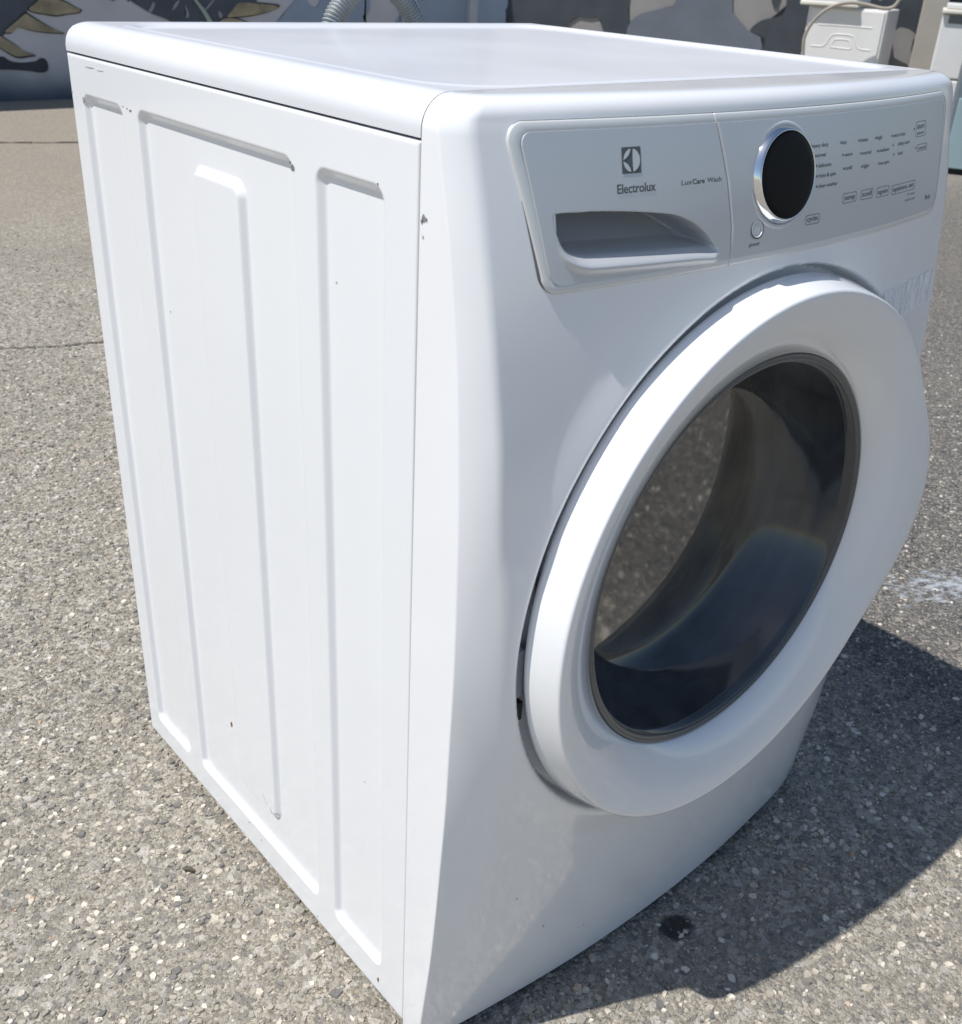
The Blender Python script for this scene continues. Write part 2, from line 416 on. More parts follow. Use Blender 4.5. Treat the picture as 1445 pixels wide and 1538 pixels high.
def spray_foot(m, col, z0, z1):
    t = m.node_tree; b = t.nodes['Principled BSDF']; src = b.inputs['Base Color'].links[0].from_socket
    g = t.nodes.new('ShaderNodeNewGeometry'); sp = t.nodes.new('ShaderNodeSeparateXYZ'); t.links.new(g.outputs['Position'], sp.inputs[0])
    nz = t.nodes.new('ShaderNodeTexNoise'); nz.inputs['Scale'].default_value = 2.5; t.links.new(g.outputs['Position'], nz.inputs['Vector'])
    ma = t.nodes.new('ShaderNodeMath'); ma.operation = 'MULTIPLY_ADD'; ma.inputs[1].default_value = .12; t.links.new(nz.outputs[0], ma.inputs[0]); t.links.new(sp.outputs[2], ma.inputs[2])
    mr = t.nodes.new('ShaderNodeMapRange'); mr.interpolation_type = 'SMOOTHSTEP'
    mr.inputs[1].default_value = z0; mr.inputs[2].default_value = z1; t.links.new(ma.outputs[0], mr.inputs[0])
    mx = t.nodes.new('ShaderNodeMix'); mx.data_type = 'RGBA'; mx.inputs[6].default_value = (*col, 1)
    t.links.new(mr.outputs[0], mx.inputs[0]); t.links.new(src, mx.inputs[7]); t.links.new(mx.outputs[2], b.inputs['Base Color'])
spray_foot(M_WALL, (.075, .095, .125), .06, .34)

def wall(name, p0, p1, h, th, mat, label):
    p0 = Vector((*p0, 0)); p1 = Vector((*p1, 0)); d = p1-p0; ln = d.length
    o = bevel_box(name, (ln, th, h), (ln/2, th/2, h/2), mat, bevel=.0)
    o.location = p0; o.rotation_euler = (0, 0, math.atan2(d.y, d.x))
    return tag(o, label, 'wall')
wall_l = wall('mural_wall', (-7, 7.3), (5.87, 7.3), 2.8, .2, M_WALL, 'grey painted wall with dark feathered mural behind the big washer')
DB = Vector((.5, -.866))
wall_r = wall('mural_wall', (5.87, 7.3), (5.87+.5*9, 7.3-.866*9), 2.8, .2, M_WALLB, 'camouflage painted wall behind the small white washer and the tan post')

LAYER = [0]
def patch(name, pts, mat, parent, depth, sx=0., closed_smooth=True, n=6):
    LAYER[0] += 1; depth = depth+.0003*LAYER[0]
    P = catmull(pts, n, closed=True) if closed_smooth else np.array(pts)
    bm = bmesh.new()
    vs_ = [bm.verts.new((x-sx, -depth, z)) for x, z in P]
    f = bm.faces.new(vs_)
    bmesh.ops.triangulate(bm, faces=[f])
    bmesh.ops.recalc_face_normals(bm, faces=bm.faces)
    for ff in bm.faces:
        if ff.normal.y > 0: ff.normal_flip()
    me = bpy.data.meshes.new(name); bm.to_mesh(me); bm.free(); me.materials.append(mat)
    return link(bpy.data.objects.new(name, me), parent)

def up(pts, lim, dz): return [(x, z+dz if z > lim else z) for x, z in pts]
X0 = -7.
def pA(name, pts, mat, depth=.003, **k): return patch(name, pts, mat, wall_l, depth, sx=X0, **k)
def pB(name, pts, mat, depth=.003, **k): return patch(name, pts, mat, wall_r, depth, **k)
pA('painted_shape', [(1.2, 1.9), (2.05, 1.3), (2.16, .80), (2.065, .657), (2.039, .617), (1.996, .589), (1.941, .549), (1.933, .531), (1.865, .495), (1.812, .463), (1.789, .441), (1.78, .414), (1.754, .405), (1.608, .379), (1.2, .5), (.6, 1.2)], M_DARK)
feathers = [
 [(1.969, .576), (2.019, .612), (2.061, .640), (2.141, .642), (2.228, .616), (2.276, .593), (2.319, .575), (2.298, .558), (2.22, .549), (2.148, .539), (2.079, .547), (2.011, .556)],
 [(1.788, .436), (1.827, .468), (1.886, .508), (1.94, .544), (1.968, .531), (2.04, .491), (2.106, .459), (2.175, .431), (2.102, .431), (2.032, .436), (1.955, .447), (1.889, .463), (1.858, .45), (1.835, .432)],
 [(1.729, .423), (1.755, .409), (1.79, .387), (1.852, .35), (1.9, .317), (1.964, .296), (1.921, .289), (1.851, .283), (1.796, .305), (1.743, .337), (1.717, .351)],
 [(3.444, .537), (3.5, .591), (3.555, .634), (3.697, .63), (3.889, .614), (3.801, .576), (3.662, .55), (3.511, .537)],
 [(3.344, .44), (3.391, .513), (3.495, .525), (3.628, .489), (3.627, .44)],
 [(2.20, .70), (2.28, .66), (2.50, .655), (2.56, .64), (2.50, .70), (2.36, .76)]]
for i, f in enumerate(feathers):
    c = np.mean(f, axis=0); g = [tuple(c+(np.array(q)-c)*np.array([1.07, 1.22])) for q in f]
    pA('painted_outline', g, M_BLACK, .005); pA('painted_feather', f, M_FEATH, .008)
pA('painted_stroke', [(1.5, .30), (1.735, .285), (1.767, .273), (1.807, .252), (1.874, .244), (1.965, .252), (1.998, .27), (2.032, .264), (2.047, .227), (2.036, .189), (1.994, .178), (1.915, .189), (1.818, .199), (1.721, .203), (1.5, .204)], M_BLACK)
pA('painted_shape', [(2.5, 1.3), (2.653, .684), (2.686, .64), (2.76, .595), (2.848, .551), (2.94, .522), (2.992, .493), (3.045, .45), (3.359, .45), (3.422, .531), (3.515, .592), (3.577, .64), (3.714, .666), (3.8, 1.2), (3.2, 1.7)], M_DARK)
for s in ([(2.857, .631), (2.868, .608), (2.836, .562), (2.817, .573), (2.84, .602)], [(3.062, .645), (3.045, .61), (3.0, .575), (3.025, .621)],
          [(3.1, .611), (3.125, .576), (3.128, .535), (3.1, .529), (3.11, .564)], [(3.344, .649), (3.282, .589), (3.267, .589), (3.322, .643)], [(3.374, .578), (3.401, .549), (3.392, .525), (3.372, .542)]):
    pA('painted_stroke', s, M_STRK, .006)
pA('painted_stem', [(2.9, 1.15), (2.93, 1.16), (3.169, .70), (3.266, .577), (3.331, .470), (3.295, .470), (3.237, .565), (3.13, .72)][::-1], M_STEM, .010)
pA('painted_shape', [(3.875, .42), (3.941, .559), (4.024, .634), (4.08, .70), (4.13, .69), (4.165, .640), (4.208, .607), (4.262, .630), (4.30, .74), (4.42, 1.2), (4.744, 1.3), (4.764, .643), (4.691, .551), (4.655, .42)], M_SLATE)
pA('painted_shape', [(5.05, .40), (5.067, .553), (5.121, .621), (5.12, 1.3), (5.80, 1.3), (5.80, .40)], M_SLATE)
for q in range(7):       # the mural goes on to the left of the frame and higher up
    cx, cz = -5.6+q*1.05, .7+.7*random.random()
    pA('painted_shape', [(cx+random.uniform(.3, .6)*math.cos(a), cz+random.uniform(.3, .55)*math.sin(a)) for a in np.linspace(0, 2*math.pi, 9)[:-1]], random.choice([M_SLATE, M_DARK]))
pB('painted_shape', [(.06, .30), (.06, 1.3), (.376, 1.3), (.349, .706), (.322, .62), (.345, .524), (.285, .40)], M_SLATE)
pB('painted_shape', [(.285, .30), (.345, .524), (.322, .62), (.349, .706), (.376, 1.2), (.9, 1.6), (1.378, 1.2), (1.417, .767), (1.419, .687), (1.435, .62), (1.417, .51), (1.327, .48), (1.233, .498), (1.192, .591), (1.157, .623), (1.097, .606), (.987, .613), (.913, .56), (.80, .40), (.5, .25)], M_DARKB)
pB('painted_shape', [(1.41, .30), (1.422, .469), (1.439, .58), (1.507, .652), (1.579, .683), (1.723, .725), (1.818, .791), (1.85, 1.2), (2.2, 1.3), (2.284, .792), (2.31, .715), (2.394, .641), (2.453, .592), (2.568, .547), (2.615, .444), (2.6, .25), (1.9, .2)], M_SLATEB)
pB('painted_shape', [(2.629, .30), (2.59, .542), (2.46, .593), (2.531, .676), (2.652, .716), (2.713, .765), (2.74, 1.1), (3.1, 1.6), (3.75, 1.6), (4.2, 1.3), (4.3, .8), (4.2, .2), (3.4, .12)], M_DARKB)
pB('painted_shape', [(2.56, 1.0), (2.598, .823), (2.639, .787), (2.653, .826), (2.66, 1.0)], M_DARKB)
pB('painted_shape', [(3.60, .685), (3.65, .698), (3.708, .682), (3.748, .65), (3.74, .605), (3.736, .542), (3.764, .481), (3.79, .429), (3.802, .30), (3.5, .25), (3.5, .55)], M_WALLB, .006)
for q in range(4):
    cx, cz = 4.9+q*1.05, .8+.8*random.random()
    pB('painted_shape', [(cx+random.uniform(.3, .6)*math.cos(a), cz+random.uniform(.3, .55)*math.sin(a)) for a in np.linspace(0, 2*math.pi, 9)[:-1]], random.choice([M_SLATEB, M_DARKB]))
cs = bevel_box('corner_strip', (.10, .05, 2.8), (0, 0, 1.4), plain('corner_strip_paint', (.48, .49, .51), .8, var=.08), bevel=.004)
cs.location = (5.855, 7.265, 0); tag(cs, 'narrow pale vertical strip in the corner of the mural walls', 'trim strip')
pq = bevel_box('tan_post', (.185, .10, 2.8), (0, 0, 1.4), M_POST, bevel=.008)
pq.location = (7.685, 3.915, 0); pq.rotation_euler = (0, 0, math.atan2(-.866, .5)); tag(pq, 'tan upright post on the mural wall right of the small washer', 'post')

# ------------------------------------------------------------------ the washing machine
W = tag(empty('washing_machine', (0, 0, 0)), 'large white front-loading washing machine with round glass door', 'washing machine')
HW = .343
ZT = np.array([.012, .06, .14, .25, .39, .55, .70, .78, .84, .90, .955])
YT = np.array([.060, .064, .072, .083, .092, .098, .098, .0925, .0865, .0790, .068])     # centre line
ZA = np.array([.012, .054, .144, .225, .304, .372, .448, .505, .55, .612, .681, .727, .787, .833, .872, .93, .955])
SA = np.array([.0300, .0335, .0423, .0484, .0528, .0562, .0577, .059, .059, .0579, .0554, .0525, .0474, .0409, .0344, .0213, .0165])   # flat side cheek
ZC = np.array([.012, .14, .25, .33, .39, .46, .54, .60, .66, .72, .76, .80, .85, .93, .955])
XC = np.array([.270, .270, .271, .275, .284, .2945, .302, .307, .312, .3165, .318, .320, .3235, .3275, .329])
YC = np.array([.0425, .0575, .0690, .0745, .0760, .0775, .0775, .0765, .0765, .0720, .0675, .0615, .0535, .0355, .0305])   # second arris
XL = np.array([.270, .270, .271, .277, .2877, .2974, .3066, .3133, .3187, .3218, .3235, .325, .326, .327, .3285])
YLF = np.array([.0425, .0575, .0690, .0758, .0786, .0808, .0827, .0832, .0808, .0775, .0730, .0676, .0584, .0405, .0345])
DZ = .53
def spline(xs, ys, x):
    n = len(xs); h = np.diff(xs); A = np.zeros((n, n)); b = np.zeros(n); A[0, 0] = A[-1, -1] = 1
    for i in range(1, n-1):
        A[i, i-1] = h[i-1]; A[i, i] = 2*(h[i-1]+h[i]); A[i, i+1] = h[i]; b[i] = 3*((ys[i+1]-ys[i])/h[i]-(ys[i]-ys[i-1])/h[i-1])
    c = np.linalg.solve(A, b); x = np.clip(x, xs[0], xs[-1]); i = np.clip(np.searchsorted(xs, x)-1, 0, n-2)
    d = (c[i+1]-c[i])/(3*h[i]); bb = (ys[i+1]-ys[i])/h[i]-h[i]*(2*c[i]+c[i+1])/3; t = x-xs[i]
    return ys[i]+bb*t+c[i]*t*t+d*t**3
ZFX, RFX, ZFY, RFY, ZTOP = .944, .024, .954, .014, .968
def inset(z, z0, r):
    s = np.clip((z-z0)/r, 0, 1); return r*(1-np.sqrt(np.maximum(1-s*s, 0)))
def halfw(z): return HW-inset(z, ZFX, RFX)
def cheek(z):
    return np.maximum(spline(ZA, SA, np.minimum(z, ZFY))-.9*inset(z, ZFY, RFY), .004)
def fy(x, z, bump=True):
    x = np.asarray(x, float); z = np.asarray(z, float)
    zc = np.minimum(z, ZFY); iy = inset(z, ZFY, RFY)
    wv = halfw(z); ym = spline(ZT, YT, zc)-iy
    sw = cheek(z); sdm = x < 0
    x2 = np.where(sdm, spline(ZC, XL, zc), spline(ZC, XC, zc))-inset(z, ZFX, RFX)
    y2 = np.where(sdm, spline(ZC, YLF, zc), spline(ZC, YC, zc))-iy
    U = wv-x2; u = wv-np.abs(x); sl0 = (y2-sw)/U
    uu = np.minimum(u, U)
    df = sw+sl0*uu*(1.35-.35*uu/U)+np.maximum(u-U, 0)*sl0*.65
    dp = y2+(ym-y2)*(1-(x/x2)**2)
    k = .0025
    h = np.clip(.5+.5*(dp-df)/k, 0, 1)
    y = -(dp*(1-h)+df*h-k*h*(1-h))
    if bump:
        r = np.hypot(x, z-DZ)
        y = y-.004*(1-sst(.292, .335, r))*sst(.85, .78, z)*sst(.19, .30, z)
    return y

# front shell --------------------------------------------------
RD = .2940
zr = np.concatenate([np.linspace(.012, ZFX, 330), [.9455, .947, .949, .951, .953, .955, .957, .959, .961, .9625, .964, .9653, .9665, .9674, .968]])
NC = 360
th = np.linspace(-np.pi/2, np.pi/2, NC)
tt = np.sin(th)*.55+ (th/(np.pi/2))*.45
tt[0], tt[-1] = -1, 1
X = halfw(zr)[:, None]*tt[None]; Z = np.repeat(zr[:, None], NC, 1)
r = np.hypot(X, Z-DZ)
cell = .0016
snap = np.abs(r-RD) < cell
sc = np.where(snap, RD/np.maximum(r, 1e-6), 1)
X = X*sc; Z = DZ+(Z-DZ)*sc; r = np.hypot(X, Z-DZ)
Y = fy(X, Z)
ins_ = r < RD-1e-5
Yrim = fy(X*RD/np.maximum(r, 1e-6), DZ+(Z-DZ)*RD/np.maximum(r, 1e-6))
Y = np.where(ins_, Yrim+.022, Y)
# roll the lip into the recess
lip = (r >= RD-1e-5) & (r < RD+.006)
Y = np.where(lip, Y+.0035*(1-(r-RD)/.006)**2, Y)
# the shell is open behind the control fascia
hole = sst(.2665, .2625, np.abs(X))*sst(.8440, .8480, Z)*sst(.9455, .9415, Z)
Y = Y+.085*hole
RC = .050
def corner_lift(x, z):
    q = np.clip(np.abs(x)-(HW-RC), 0, RC); return (RC-np.sqrt(RC*RC-q*q))*.55*np.clip(1-(z-.012)/.14, 0, 1)**1.5
Z = Z+corner_lift(X, Z)
# side return to the seam, then the strip over the top back to the lid
Vf = np.stack([X, Y, Z], -1)
ck = cheek(zr)
def edge_row(sg, yv, kl_=0.): return np.stack([sg*halfw(zr), yv, zr+kl_*corner_lift(halfw(zr), zr)], -1)[:, None]
n0 = np.full(len(zr), -.0006)
Vf = np.concatenate([edge_row(-1, n0), edge_row(-1, -.5*ck, .35), edge_row(-1, -ck+.0022, .92), Vf, edge_row(1, -ck+.0022, .92), edge_row(1, -.5*ck, .35), edge_row(1, n0)], 1)
nc = NC+6
top = []
for k in (.25, .5, .75, 1.):
    row = Vf[-1].copy(); row[:, 1] = row[:, 1]*(1-k)-.0004*k; top.append(row)
Vf = np.concatenate([Vf, np.array(top)], 0)
nr = Vf.shape[0]
rr = np.hypot(Vf[..., 0], Vf[..., 2]-DZ)
keep = (rr[:-1, :-1] > .262) & (rr[1:, 1:] > .262)
shell = np_mesh('front_shell', Vf.reshape(-1, 3), grid_faces(nr, nc, keep), M_PLASTIC, W)

# side panels with pressed recesses ----------------------------
def sdf_rr(y, z, y0, y1, z0, z1, rad):
    qy = np.abs(y-(y0+y1)/2)-(y1-y0)/2+rad; qz = np.abs(z-(z0+z1)/2)-(z1-z0)/2+rad
    return np.hypot(np.maximum(qy, 0), np.maximum(qz, 0))+np.minimum(np.maximum(qy, qz), 0)-rad
SD, ZB, ZS = .6215, .016, .9375
def fine_axis(a, b, step, marks, hw_, fs):
    L_ = [np.arange(a, b, step), [b]]
    for m_ in marks: L_.append(np.arange(m_-hw_, m_+hw_, fs))
    v = np.unique(np.round(np.concatenate(L_), 5)); v = v[(v >= a) & (v <= b)]
    return v[np.concatenate([[True], np.diff(v) > .0004])]
ya = fine_axis(0.0, SD, .006, [.0, SD, .045, .130, .170, .453, .494, .587, .257, .351], .012, .0011)
za = fine_axis(ZB, ZS, .008, [ZB, ZS, .062, .896, .110, .862, .055], .014, .0011)
YY, ZZ = np.meshgrid(ya, za)
sl = .0046
def press(y, z):
    d = np.zeros_like(y)
    for (a, b, c, e) in ((.045, .130, .063, .896), (.494, .587, .055, .896)):
        d += .0062*sst(sl, -sl, sdf_rr(y, z, a, b, c, e, .010))
    o_ = sst(sl, -sl, sdf_rr(y, z, .170, .453, .062, .897, .010))
    i_ = sst(sl, -sl, sdf_rr(y, z, .259, .349, .110, .862, .012))
    d += .0062*o_*(1-i_)
    # rolled edges of the sheet
    e = np.minimum(np.minimum(y, SD-y), np.minimum(z-ZB, ZS-z))
    d += .0035*(1-np.sqrt(np.clip(1-(1-np.clip(e/.0035, 0, 1))**2, 0, 1)))
    # faint oil-canning of the thin sheet
    d += .0007*np.sin(3.1*y+1.3)*np.sin(4.2*z+.4)
    return d
DD = press(YY, ZZ)
for sgn in (-1, 1):
    V = np.stack([sgn*(HW-DD), YY, ZZ], -1)
    np_mesh('side_panel', V.reshape(-1, 3), grid_faces(len(za), len(ya), flip=(sgn > 0))[:, ::-1], M_ENAMEL, W)
# seam backing strips so that joints read as dark gaps
for sgn in (-1, 1):
    bevel_box('seam_backing', (.004, .02, .92), (sgn*(HW-.0065), .0, .475), M_GAP, W, bevel=0)
    bevel_box('seam_backing', (.004, SD-.01, .02), (sgn*(HW-.0065), SD/2, .9385), M_GAP, W, bevel=0)
bevel_box('back_panel', (2*HW-.014, .004, .90), (0, SD-.004, .475), M_ENAMEL, W, bevel=.001)
bevel_box('floor_tray', (2*HW-.03, .60, .004), (0, .30, .024), M_GAP, W, bevel=0)
for sx in (-.29, .29):
    for sy in (.03, .58):
        bm = bmesh.new(); bmesh.ops.create_cone(bm, cap_ends=True, segments=20, radius1=.022, radius2=.018, depth=.024)
        bmesh.ops.translate(bm, vec=(sx, sy, .012), verts=bm.verts)
        me = bpy.data.meshes.new('foot'); bm.to_mesh(me); bm.free(); me.materials.append(M_FOOT); link(bpy.data.objects.new('foot', me), W)

# lid ------------------------------------------------------------
LB = .628
lx = np.concatenate([[-HW], -HW+RFX*(1-np.cos(np.linspace(0, np.pi/2, 14)[1:]))])
xa = np.concatenate([lx, np.linspace(-HW+RFX+.004, -.25, 40), np.linspace(-.245, .245, 40), np.linspace(.25, HW-RFX-.004, 40), -lx[::-1]])
ly = LB-RFX*(1-np.cos(np.linspace(0, np.pi/2, 14)))
yb = np.concatenate([np.linspace(.0003, .08, 60), np.linspace(.085, .52, 40), np.linspace(.525, LB-RFX-.004, 50), ly[::-1]])
XX, YL = np.meshgrid(xa, yb)
def lid_z(x, y):
    d = -sdf_rr(x, y, -HW, HW, -.5, LB, .010)
    d = np.clip(d, 0, RFX)
    z = ZFX+np.sqrt(np.maximum(RFX**2-(RFX-d)**2, 0))
    s = sdf_rr(x, y, -.298, .298, .020, .572, .045)
    z = z-.0022*sst(.0030, -.0030, s)+.0008*np.exp(-(s-.008)**2/(2*.0028**2))
    return z
ZL = lid_z(XX, YL)
# pull outside-corner grid points onto the rounded corner
sd = sdf_rr(XX, YL, -HW, HW, -.5, LB, .010)
for s_ in (-1, 1):
    cx_, cy_ = s_*(HW-.010), LB-.010
    m_ = (XX*s_ > HW-.010) & (YL > LB-.010) & (sd > 0)
    dx, dy = XX-cx_, YL-cy_; rr_ = np.hypot(dx, dy)
    XX = np.where(m_, cx_+dx*.010/np.maximum(rr_, 1e-6), XX); YL = np.where(m_, cy_+dy*.010/np.maximum(rr_, 1e-6), YL)
Vt = np.stack([XX, YL, ZL], -1)
# short vertical skirt
def skirt(rowv): q = rowv.copy(); q[..., 2] = .9390; return q
Vt = np.concatenate([skirt(Vt[:, :1]), Vt, skirt(Vt[:, -1:])], 1)
Vt = np.concatenate([Vt, skirt(Vt[-1:])], 0)
lid = np_mesh('lid', Vt.reshape(-1, 3), grid_faces(Vt.shape[0], Vt.shape[1]), M_LID, W)

# control fascia ---------------------------------------------------
def xl(z): return np.interp(z, [.838, .953], [-.2835, -.3035])
def xr_(z): return np.interp(z, [.838, .953], [.285, .300])
def seam(z): return np.interp(z, [.836, .868, .904, .940, .953], [-.0905, -.0915, -.0985, -.1085, -.1125])
def fascia(name, fl, frr, z0, z1, off, mat, parent, rl=0., rrad=0., nx=60, nz=40, disp=None, sk=.004, bow=0.):
    v = np.linspace(0, 1, nz)
    v = np.sort(np.unique(np.concatenate([v, (1-np.cos(np.linspace(0, np.pi/2, 10)))*.12, 1-(1-np.cos(np.linspace(0, np.pi/2, 10)))*.12])))
    zz = z0+(z1-z0)*v
    def cor(rad):
        if rad <= 0: return np.zeros_like(zz)
        dz = np.minimum(zz-z0, z1-zz); q = np.clip(dz, 0, rad); return rad-np.sqrt(np.maximum(rad**2-(rad-q)**2, 0))
    a = fl(zz)+cor(rl); b = frr(zz)-cor(rrad)
    u = np.linspace(0, 1, nx)
    Xg = a[:, None]+(b-a)[:, None]*u[None]; Zg = np.repeat(zz[:, None], nx, 1)
    Yg = fy(Xg, Zg, False)-off
    if disp is not None: Yg = Yg+disp(Xg, Zg)
    V = np.stack([Xg, Yg, Zg], -1)
    def back(q): q = q.copy(); q[..., 1] += sk; return q
    V = np.concatenate([back(V[:, :1]), V, back(V[:, -1:])], 1)
    V = np.concatenate([back(V[:1]), V, back(V[-1:])], 0)
    return np_mesh(name, V.reshape(-1, 3), grid_faces(V.shape[0], V.shape[1]), mat, parent)

ZP0, ZP1 = .8375, .9530
fascia('fascia_joint', lambda z: xl(z)-.0004, lambda z: xr_(z)+.0004, ZP0-.0004, ZP1+.0004, .0004, M_JOINT, W, .014, .022, 200, 90, sk=.003,
       disp=lambda x, z: .088*sst(.2700, .2660, np.abs(x))*sst(.8410, .8450, z)*sst(.9480, .9440, z))
RT = catmull([(-.2725, .8921), (-.2358, .8915), (-.1948, .8882), (-.1608, .8838), (-.1468, .8799), (-.1339, .8745), (-.1243, .8687), (-.1175, .863), (-.1118, .8572), (-.1070, .8530)], 8)
RB = catmull([(-.2725, .8890), (-.2708, .8810), (-.2680, .8745), (-.2651, .8705), (-.2605, .8664), (-.2540, .8628), (-.2460, .8606), (-.2360, .8594), (-.1958, .8576), (-.1377, .8551), (-.1150, .8533), (-.1070, .8530)], 8)
def rec_disp(x, z):
    zt = np.interp(x, RT[:, 0], RT[:, 1]); zb = np.interp(x, RB[:, 0], RB[:, 1])
    ends = sst(-.2735, -.2690, x)*sst(-.1035, -.1110, x)
    opn = np.clip((zt-zb)/.010, 0, 1)
    L = np.clip((z-(zb-.0075))/.0105, 0, 1)
    up_ = sst(zt+.0004, zt-.0010, z)
    side = sst(-.2725, -.2640, x)
    lip = (.0095*L*L-.0032*np.exp(-((z-(zb-.0060))/.0042)**2))*sst(-.2700, -.2560, x)*sst(-.1035, -.1130, x)
    deep = (.020+.045*np.clip((z-zb)/.026, 0, 1))*sst(zb+.0008, zb+.0040, z)*opn*side
    return lip*up_+deep*up_*ends
drawer = fascia('detergent_drawer', lambda z: xl(z)+np.interp(z, [.838, .953], [.0085, .0075]), lambda z: seam(z)-.0006, ZP0+.0055, ZP1-.0065, .0026, M_SILVER, W, .010, 0., 330, 190, disp=rec_disp)
def border_mesh(name, fl, frr, z0, z1, rl, rrr, wl, wr, wz, parent):
    """light edging: a frame round the fascia"""
    def loop(fl_, fr_, a, b, r1, r2, n=10):
        P = []
        def arc(cx, cz, rad, a0, a1):
            for t in np.linspace(a0, a1, n): P.append((cx+rad*np.cos(t), cz+rad*np.sin(t)))
        def edge(p, q, k=26):
            for t in np.linspace(0, 1, k+2)[1:-1]: P.append((p[0]+(q[0]-p[0])*t, p[1]+(q[1]-p[1])*t))
        arc(float(fl_(a))+r1, a+r1, r1, np.pi, 1.5*np.pi); edge((float(fl_(a))+r1, a), (float(fr_(a))-r2, a))
        arc(float(fr_(a))-r2, a+r2, r2, 1.5*np.pi, 2*np.pi); edge((float(fr_(a)), a+r2), (float(fr_(b)), b-r2), 12)
        arc(float(fr_(b))-r2, b-r2, r2, 0, .5*np.pi); edge((float(fr_(b))-r2, b), (float(fl_(b))+r1, b))
        arc(float(fl_(b))+r1, b-r1, r1, .5*np.pi, np.pi); edge((float(fl_(b)), b-r1), (float(fl_(a)), a+r1), 12)
        return np.array(P)
    O = loop(fl, frr, z0, z1, rl, rrr); I = loop(lambda z: fl(z)+wl, lambda z: frr(z)-wr, z0+wz, z1-wz-.001, max(rl-.004, .0006), max(rrr-.004, .0006))
    n = len(O)
    def lay(P, off): return np.stack([P[:, 0], fy(P[:, 0], P[:, 1], False)-off, P[:, 1]], -1)
    rows = [lay(O, -.002), lay(O, .0012), lay(O+(I-O)*.12, .0019), lay(O+(I-O)*.9, .0019), lay(I, .0016), lay(I, -.002)]
    V = np.concatenate(rows)
    q = [(k*n+i, k*n+(i+1) % n, (k+1)*n+(i+1) % n, (k+1)*n+i) for k in range(len(rows)-1) for i in range(n)]
    return np_mesh(name, V, np.array(q), M_BORDER, parent)
border_mesh('drawer_edging', xl, lambda z: seam(z)-.0005, ZP0, ZP1, .013, .0008, .0085, .0006, .0055, drawer)
console = fascia('control_panel', lambda z: seam(z)+.0010, lambda z: xr_(z)-.006, ZP0+.0055, ZP1-.0065, .0026, M_SILVER, W, 0., .018, 160, 60)
border_mesh('panel_edging', lambda z: seam(z)+.0006, xr_, ZP0, ZP1, .0008, .021, .0006, .0062, .0055, console)

def on_front(x, z, off): return np.stack([x, fy(x, z, False)-off, z], -1)
def lettering(name, s, x0, x1, zb, parent, h=None, mat=None, off=.0029, bold=0.):
    cu = bpy.data.curves.new(name, 'FONT'); cu.body = s; cu.size = 1.; cu.offset = bold; cu.resolution_u = 3
    ob = bpy.data.objects.new(name, cu); COL.objects.link(ob)
    dg = bpy.context.evaluated_depsgraph_get(); me = bpy.data.meshes.new_from_object(ob.evaluated_get(dg))
    bpy.data.objects.remove(ob); bpy.data.curves.remove(cu)
    n = len(me.vertices); co = np.zeros(n*3, np.float32); me.vertices.foreach_get('co', co); co = co.reshape(-1, 3)
    sx = (x1-x0)/(co[:, 0].max()-co[:, 0].min()); sz = sx if h is None else h/.72
    x = x0+(co[:, 0]-co[:, 0].min())*sx; z = zb+co[:, 1]*sz
    me.vertices.foreach_set('co', on_front(x, z, off).astype(np.float32).ravel()); me.update()
    me.materials.clear(); me.materials.append(mat or M_INK)
    return link(bpy.data.objects.new(name, me), parent)
def flat_on_front(name, P, parent, mat, off):
    P = np.array(P); bm = bmesh.new()
    f = bm.faces.new([bm.verts.new(v) for v in on_front(P[:, 0], P[:, 1], off)]); bmesh.ops.triangulate(bm, faces=[f])
    bm.normal_update()
    for ff in bm.faces:
        if ff.normal.y > 0: ff.normal_flip()
    me = bpy.data.meshes.new(name); bm.to_mesh(me); bm.free(); me.materials.append(mat); return link(bpy.data.objects.new(name, me), parent)
def pill(name, x0, x1, z0, z1, rad, wd, parent, mat=None, off=.0029):
    P = []
    for cx, cz, a in ((x1-rad, z1-rad, 0), (x0+rad, z1-rad, .5), (x0+rad, z0+rad, 1.), (x1-rad, z0+rad, 1.5)):
        for t in np.linspace(a*np.pi, (a+.5)*np.pi, 7): P.append((cx+rad*np.cos(t), cz+rad*np.sin(t)))
    O = np.array(P); c = np.array([(x0+x1)/2, (z0+z1)/2]); hw_ = np.array([(x1-x0)/2, (z1-z0)/2])
    I = c+(O-c)*(1-wd/hw_); n = len(O)
    V = np.concatenate([on_front(O[:, 0], O[:, 1], off), on_front(I[:, 0], I[:, 1], off)])
    return mesh_obj(name, V, [(i, (i+1) % n, n+(i+1) % n, n+i) for i in range(n)], mat or M_INK, parent, smooth=False)

# emblem: dark square, pale disc cut in three
ex0, ex1, ez0, ez1 = -.2087, -.1908, .9157, .9337
emb = flat_on_front('emblem', [(ex0, ez0), (ex1, ez0), (ex1, ez1), (ex0, ez1)], drawer, M_LOGO, .0029)
ec = ((ex0+ex1)/2, (ez0+ez1)/2); er = .0079
M_EMB = plain('pale_print', (.62, .65, .66), .4)
def E(x, z): return (ec[0]+x*er, ec[1]+z*er)
def circ(a0, a1, n=14): return [E(math.cos(t), math.sin(t)) for t in np.linspace(math.radians(a0), math.radians(a1), n)]
def qarc(p, q, bulge, n=10):
    p, q = np.array(p), np.array(q); m = (p+q)/2; d = q-p; nn = np.array([-d[1], d[0]])
    return [E(*((1-t)**2*p+2*t*(1-t)*(m+nn*bulge)+t*t*q)) for t in np.linspace(0, 1, n)]
flat_on_front('emblem_shape', circ(-80, 80)+qarc((.16, .96), (.16, -.96), -.06)[1:-1], emb, M_EMB, .0031)
